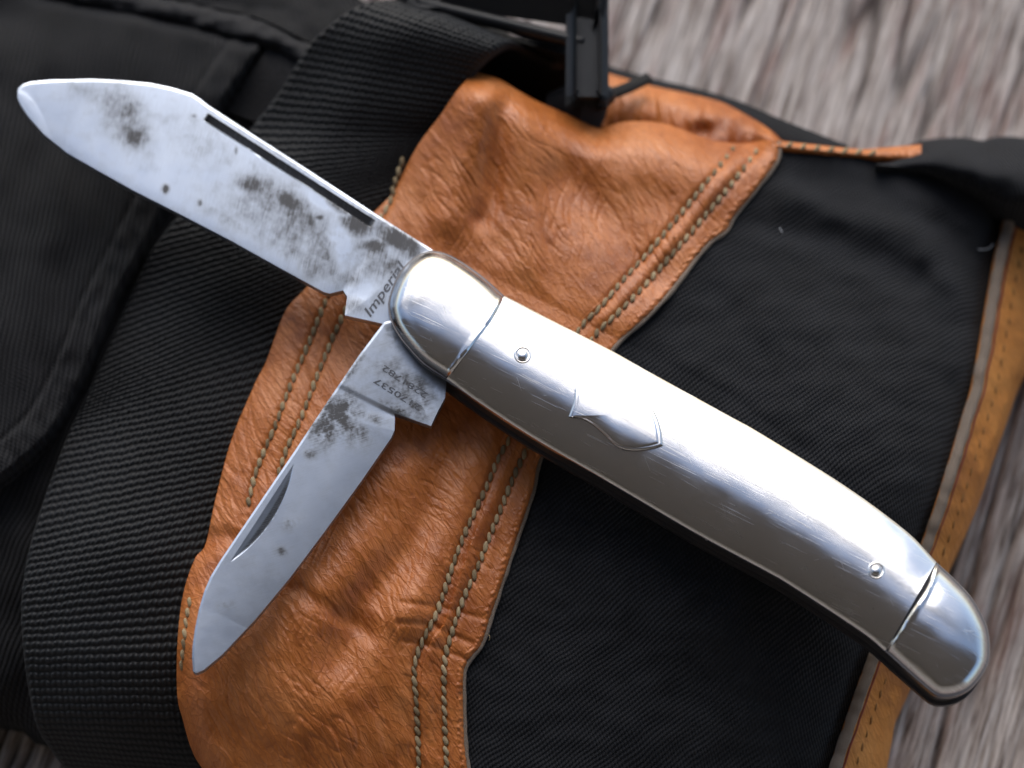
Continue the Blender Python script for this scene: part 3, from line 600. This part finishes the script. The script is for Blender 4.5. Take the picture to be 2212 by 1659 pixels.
def Hcover(px, py):
    du, dl = pdist(px, py, Uc), pdist(px, py, Lc_); t = du / (du + dl + 1e-9); w_ = du + dl
    return ZE + dome(t, 2.05) + 0.12 * (np.clip(np.minimum(du, dl) / 7, 0, 1) ** 0.7 - 1)
def mm_uv(P): return np.stack([P[..., 0] * 1000, P[..., 1] * 1000], -1)
cx, cy = ruled(U, Lw, 420, 110); P = at(cx, cy, Hcover(cx, cy) + 0.03 * pn(cx / 90, cy / 90, 120)); sheet('handle_cover', P, SHELL, knife, th=0.5, uv=mm_uv(P), sharp=40)
def under(P, depth=2.0):        # mirrored shell below the middle plane
    Q = P.copy(); Q[..., 2] = 2 * KZ * 0.001 - Q[..., 2]; return Q
def shiftY(P): return P
# lower cover built from the same plan at the knife's middle plane
Pm = at(cx, cy, ZE + 0 * cx); dm = np.linspace(0, 1, 110)[None, :]; Pm[..., 2] = (KZ - 2.7 - dome(dm, 1.9)) * 0.001 + 0 * Pm[..., 2]
sheet('handle_cover', Pm[::8, ::5].copy(), SHELL, knife, th=-0.4, uv=mm_uv(Pm[::8, ::5]), sharp=40)
def bolster(Bc, J, name, extra, ridge, dm_, rim):
    jx, jy = ruled(Bc, curve(J, 140), 140, 70, smooth=False)
    tt = np.linspace(0, 1, 70)[None, :] ** 1.5
    jx = jx[:, :1] * (1 - tt) + jx[:, -1:] * tt; jy = jy[:, :1] * (1 - tt) + jy[:, -1:] * tt
    d = pdist(jx, jy, Bc); dj = pdist(jx, jy, curve(J, 60))
    z = ZE - 0.5 + dm_ * (1 - (1 - np.clip(d / 112, 0, 1)) ** 2) + extra * (1 - np.exp(-d / rim)) + ridge * np.exp(-((dj - 6) / 4) ** 2) - 0.12 * np.exp(-(dj / 3) ** 2)
    base = ZE - 0.5 + dm_ * (1 - (1 - np.clip(d / 112, 0, 1)) ** 2) + extra * (1 - np.exp(-d / rim)); sm = base.copy()
    for _ in range(160):
        sm[1:-1, 1:-1] = 0.25 * (sm[:-2, 1:-1] + sm[2:, 1:-1] + sm[1:-1, :-2] + sm[1:-1, 2:]); sm[:, -1] = sm[:, -2]
    wgt = sst(20, 46, d); z += (sm - base) * wgt
    z += 0.03 * pn(jx / 60, jy / 60, 130)
    P = at(jx, jy, z); return sheet(name, P, SHELL, knife, th=0.6, uv=mm_uv(P), sharp=40)
bolster(B1c, J1, 'bolster', 2.0, 0.10, 0.75, 17); bolster(B2c, J2, 'bolster', 0.75, 0.15, 1.95, 12)
# liners and spring between the covers
OUT = np.r_[curve(B1[::-1], 60)[:-1], curve(U, 80)[:-1], curve(B2, 60)[:-1], curve(Lw[::-1], 80)[:-1]]
def slab(name, z0, z1, inset, mat, bump_=0):
    P0 = at(OUT[:, 0], OUT[:, 1], np.full(len(OUT), ZE)); c0 = P0.mean(0)
    d = np.roll(P0, -1, 0) - np.roll(P0, 1, 0); nrm = np.stack([d[:, 1], -d[:, 0]], 1); nrm /= np.linalg.norm(nrm, axis=1)[:, None]
    if ((P0[:, :2] - c0[:2]) * nrm).sum() < 0: nrm = -nrm
    P = P0.copy(); P[:, :2] -= nrm * inset * 0.001; n = len(P)
    lo, hi = P.copy(), P.copy(); lo[:, 2] = z0 * 0.001; hi[:, 2] = z1 * 0.001
    V = np.r_[lo, hi]; i = np.arange(n); j = np.roll(i, -1)
    me = bpy.data.meshes.new(name); me.from_pydata(V.tolist(), [], np.stack([i, j, j + n, i + n], 1).tolist() + [(i + n).tolist(), i[::-1].tolist()])
    me.uv_layers.new(name='UVMap'); me.update(); return link(name, me, mat, knife)
slab('liner', KZ + 0.95, KZ + 1.42, 0.05, LINER); slab('back_spring', KZ - 2.0, KZ + 0.93, 0.40, LINER); slab('liner', KZ - 2.65, KZ - 2.02, 0.0, LINER)
# blades
def blade(name, spine, edge, H, mat, stain_nick, n=560, mth=180, thick=1.9, seam=None):
    bx, by = ruled(spine, edge, n, mth, smooth=False)
    z = H(bx, by); P = at(bx, by, z); st = stain_nick(bx, by)
    o = sheet(name, P, mat, knife, th=1.0, uv=mm_uv(P), attrs={'stain_nick': st}, sharp=35); return o
BT = KZ + 0.75        # top of blade at the spine
SP = [(38, 198), (40, 190), (50, 182), (65, 177), (110, 173), (200, 171), (260, 174), (325, 180), (372, 190), (415, 203), (432, 214), (450, 228), (550, 293), (650, 357), (800, 455), (925, 534), (985, 575)]
ED = [(38, 198), (38, 212), (45, 227), (60, 250), (95, 290), (145, 330), (215, 370), (290, 412), (400, 468), (500, 520), (600, 576), (700, 631), (712, 634), (741, 627), (750, 640), (745, 681), (822, 698), (905, 720)]
SPc, EDc = curve(SP, 300, False), curve(ED, 300, False)
PULL0, PULL1 = np.array([446, 254.]), np.array([805, 484.])
def pullmask(px, py):
    d = PULL1 - PULL0; L = np.linalg.norm(d); d /= L; nn = np.array([-d[1], d[0]])
    a = ((px - PULL0[0]) * d[0] + (py - PULL0[1]) * d[1]); b = (px - PULL0[0]) * nn[0] + (py - PULL0[1]) * nn[1]
    return a, b, L
SHOUL = [(838, 520), (800, 576), (741, 640)]     # where the grind ends and the tang begins
def Hblade(px, py):
    ds, de = pdist(px, py, SPc), pdist(px, py, EDc); q = ds / (ds + de + 1e-9)
    tang = sst(-8, 8, (px - 741) * 0.62 + (py - 634) * 0.42 - 2)
    z = BT - 0.75 * q ** 1.15 * np.clip((ds + de) / 150, 0, 1) + 0.07 * tang - 0.03 * (1 - np.clip(de / 26, 0, 1)) ** 2 * (1 - tang) - 0.12 * (1 - np.clip(ds / 4, 0, 1)) * np.clip((ds + de) / 60, 0, 1)
    a, b, L = pullmask(px, py)
    inside = sst(-1, 5, a) * (1 - sst(L - 8, L + 1, a)) * sst(-9.5, -8, b) * (1 - sst(7.2, 8.7, b))
    z -= inside * (0.10 + 0.42 * np.clip((b + 9) / 17, 0, 1))
    return z
def blobs(px, py, lst):
    s = np.zeros_like(px)
    for x, y, rx_, ry_, an, k in lst:
        a = R(an); u = (px - x) * math.cos(a) + (py - y) * math.sin(a); v = -(px - x) * math.sin(a) + (py - y) * math.cos(a)
        s = np.maximum(s, k * np.exp(-((u / rx_) ** 2 + (v / ry_) ** 2)))
    return s
def stain_nick1(px, py):
    n = fbm(px / 34, py / 34, 140, 5); m_ = fbm(px / 9, py / 14, 150, 3)
    s = blobs(px, py, [(270, 250, 80, 46, 55, .62), (292, 300, 34, 30, 0, .7), (200, 200, 60, 26, 10, .35), (545, 402, 40, 26, 30, .80), (622, 432, 52, 24, 20, .90), (585, 420, 40, 20, 20, .7), (773, 484, 40, 28, 20, 1.15), (735, 447, 50, 13, 33, .95), (585, 425, 80, 46, 25, .6), (840, 575, 34, 26, 0, .7), (765, 660, 30, 20, 0, .6), (690, 575, 60, 34, 25, .6), (675, 506, 50, 30, 20, .55), (430, 300, 120, 60, 30, .22), (690, 470, 11, 8, 0, .95),
                     (858, 515, 66, 26, 33, 1.05), (760, 600, 30, 20, 0, .7), (810, 535, 34, 22, 0, .9), (358, 409, 7, 9, 0, 1.1), (432, 438, 6, 8, 0, .9), (510, 325, 4, 9, 0, .8), (640, 545, 100, 26, 30, .42), (500, 480, 90, 16, 30, .36), (700, 540, 44, 56, 0, .6), (650, 490, 90, 54, 0, .6), (560, 470, 120, 50, 30, .38), (800, 565, 75, 62, 20, .6), (650, 478, 110, 52, 28, .52),
                     (600, 330, 160, 8, 33, .35), (820, 640, 40, 30, 0, .35), (420, 250, 8, 6, 0, .5)])
    s = s * (1.05 + 0.30 * n + 0.22 * m_) + 0.12 * np.clip(n, 0, 1)
    pol = blobs(px, py, [(735, 525, 22, 42, -15, 1.0), (690, 436, 26, 12, 33, .8), (770, 562, 26, 20, 0, .8), (790, 620, 24, 40, 30, .5)])
    a, b, L = pullmask(px, py); s = np.maximum(s - 0.9 * pol * (0.6 + 0.8 * n), 0.95 * (a > -3) * (a < L + 1) * (b > -10) * (b < 7.5)); return np.clip(s, 0, 1.2)  # floor of the nail pull set to a high dark value too
b1 = blade('blade', SP, ED, Hblade, BLADE, stain_nick1)
SP2 = [(417, 1449), (415, 1420), (416, 1395), (421, 1360), (430, 1315), (442, 1275), (455, 1245), (475, 1212), (500, 1175), (570, 1072), (636, 975), (705, 871), (776, 767), (830, 696), (855, 690)]
ED2 = [(417, 1449), (424, 1454), (440, 1447), (480, 1414), (550, 1340), (625, 1250), (700, 1150), (780, 1040), (845, 946), (852, 930), (853, 906), (852, 893), (931, 920), (945, 890), (961, 860), (964, 822), (975, 800)]
SP2c, ED2c = curve(SP2, 300, False), curve(ED2, 300, False)
NK = curve([(634, 1003), (622, 1040), (598, 1092), (560, 1150), (525, 1190), (497, 1214)], 60); NC = np.array([(634, 1003), (497, 1214)], float)
def Hblade2(px, py):
    ds, de = pdist(px, py, SP2c), pdist(px, py, ED2c); q = ds / (ds + de + 1e-9)
    tn = (px - 852) * 0.45 + (py - 893) * -0.9; tang = sst(-7, 7, tn)
    z = BT - 0.75 - 0.62 * q ** 1.15 * np.clip((ds + de) / 110, 0, 1) - 0.13 * (1 - np.clip(de / 75, 0, 1)) ** 2 * (1 - tang) - 0.12 * (1 - np.clip(ds / 4, 0, 1)) + 0.08 * tang
    z += -0.0030 * (py - 800) * 0.6
    d = NC[1] - NC[0]; L = np.linalg.norm(d); d = d / L; a = (px - NC[0, 0]) * d[0] + (py - NC[0, 1]) * d[1]; b = (px - NC[0, 0]) * -d[1] + (py - NC[0, 1]) * d[0]
    b = -b; arc = 25 * np.clip(1 - ((a - L / 2) / (L / 2)) ** 2, 0, 1)
    inside = (a > 0) * (a < L) * sst(-1.5, 1, b) * (1 - sst(arc - 1.5, arc + 1.5, b)) * (arc > 1)
    z -= inside * 0.55 * np.clip(b / 30, 0, 1.2)
    return z
def stain_nick2(px, py):
    n = fbm(px / 30, py / 30, 160, 5); m_ = fbm(px / 8, py / 8, 170, 3)
    s = blobs(px, py, [(728, 895, 36, 62, 35, 1.15), (700, 935, 34, 30, 0, 1.0), (740, 930, 60, 26, 15, .8), (770, 930, 34, 20, 15, .75), (800, 900, 40, 12, 20, .7), (668, 980, 14, 11, 0, .9), (626, 1132, 20, 12, -20, .8), (610, 1192, 15, 10, 0, .75), (490, 1308, 20, 12, 0, .5),
                     (880, 830, 80, 40, 33, .62), (905, 880, 34, 34, 0, .75), (860, 885, 40, 10, 28, .9), (760, 850, 40, 20, 60, .5), (800, 790, 30, 60, 33, .25), (760, 800, 10, 50, 33, .8), (850, 730, 16, 40, -20, .5), (560, 1250, 60, 60, 0, .12), (940, 850, 20, 30, 0, .5)])
    d = NC[1] - NC[0]; L = np.linalg.norm(d); d = d / L; a = (px - NC[0, 0]) * d[0] + (py - NC[0, 1]) * d[1]; b = (px - NC[0, 0]) * d[1] - (py - NC[0, 1]) * d[0]
    arc = 25 * np.clip(1 - ((a - L / 2) / (L / 2)) ** 2, 0, 1); nick = (a > 0) * (a < L) * sst(0.35, 0.6, b / (arc + 1e-6)) * (b < arc)
    return np.clip(np.maximum(s * (0.75 + 0.6 * n + 0.35 * m_) + 0.10 * np.clip(n + 0.2, 0, 1), 0.75 * nick * np.clip(b / 14, 0, 1)), 0, 1.2)  # arc half of the crescent nick set darker too
b2 = blade('blade', SP2, ED2, Hblade2, BLADE2, stain_nick2)
b1['label'] = 'large clip point blade with a long nail pull'; b2['label'] = 'small pen blade with a crescent nail nick'
def letters(name, txt, p0, p1, zf, size_px, shear, parent):
    """stamped letters running from sketch point p0 to p1 on the tang"""
    cu = bpy.data.curves.new(name, 'FONT'); cu.body = txt; cu.size = 1; cu.shear = shear; cu.extrude = 0; cu.offset = 0.016; cu.resolution_u = 3
    o = bpy.data.objects.new(name, cu); col.objects.link(o); bpy.context.view_layer.update()
    me = bpy.data.meshes.new_from_object(o.evaluated_get(bpy.context.evaluated_depsgraph_get())); bpy.data.objects.remove(o)
    V = np.array([v.co[:] for v in me.vertices]); F = [list(p.vertices) for p in me.polygons]
    V[:, 0] -= V[:, 0].min(); Lx = V[:, 0].max(); p0, p1 = np.array(p0, float), np.array(p1, float); d = p1 - p0; L = np.linalg.norm(d); d /= L; nn = np.array([d[1], -d[0]])
    q = p0 + V[:, :1] / Lx * L * d + V[:, 1:2] * size_px * nn
    P = at(q[:, 0], q[:, 1], zf(q[:, 0], q[:, 1]) + 0.02); Q = P.copy(); Q[:, 2] -= 0.03e-3
    m2 = bpy.data.meshes.new(name); m2.from_pydata(P.tolist(), [], F); m2.update()
    return link(name, m2, STAMP, parent)
letters('lettering', 'Imperial', (800, 686), (878, 573), Hblade, 30, 0.25, b1)
letters('lettering', '2170537', (912, 878), (812, 815), Hblade2, 18, 0, b2)
letters('lettering', '2281782', (925, 851), (830, 788), Hblade2, 18, 0, b2)
# shield and rivets
def radial(name, pts, c, Hs, prof, mat, parent, rings=40, n=190, smooth=False):
    b = curve(list(pts) + [pts[0]], n + 1, smooth)[:-1]; r = np.linspace(0, 1, rings)[:, None] ** 0.6
    x = c[0] + (b[None, :, 0] - c[0]) * r; y = c[1] + (b[None, :, 1] - c[1]) * r
    z = Hs(x, y) + prof(r); P = at(x, y, z); I = np.arange(rings * n).reshape(rings, n); J = np.roll(I, -1, 1)
    F = np.stack([I[:-1], J[:-1], J[1:], I[1:]], -1).reshape(-1, 4)
    return make(name, P.reshape(-1, 3), F, mat, parent, uv=mm_uv(P).reshape(-1, 2), sharp=40)
SHD = np.r_[curve([(1278, 811), (1308, 832), (1334, 848), (1367, 860), (1396, 871), (1415, 890), (1428, 924), (1433, 963)], 60)[:-1], curve([(1433, 963), (1412, 969), (1373, 974), (1336, 967), (1307, 941), (1281, 918), (1256, 904), (1228, 900)], 60)[:-1],
            curve([(1228, 900), (1238, 870), (1242, 837)], 24)[:-1], curve([(1242, 837), (1258, 824), (1278, 811)], 14)[:-1]].tolist()
def shp(r): return 0.30 * np.sqrt(np.clip(1 - r ** 22, 0, 1)) + 0.20 * (1 - r ** 2.4) - 0.05 * np.exp(-((r - 0.91) / 0.022) ** 2) - 0.04 * (r > 0.999)
def Hshield(px, py): return Hcover(px, py) + 0.0032 * ((py - 890) * 0.84 - (px - 1330) * 0.54)
radial('shield', SHD, (1322, 896), Hshield, shp, SHELL, knife)
def rivet(px, py, rad):
    cir = [(px + rad * math.cos(a), py + rad * math.sin(a)) for a in np.linspace(0, 2 * math.pi, 40, endpoint=False)]
    def pr(r): return 0.10 * np.exp(-((r - 0.86) / 0.10) ** 2) + 0.34 * np.sqrt(np.clip(1 - (r / 0.62) ** 2, 0, 1)) + 0.005
    return radial('rivet', cir, (px, py), Hcover, pr, SHELL, knife, rings=30, n=48)
rivet(1129, 766, 19); rivet(1893, 1232, 19)
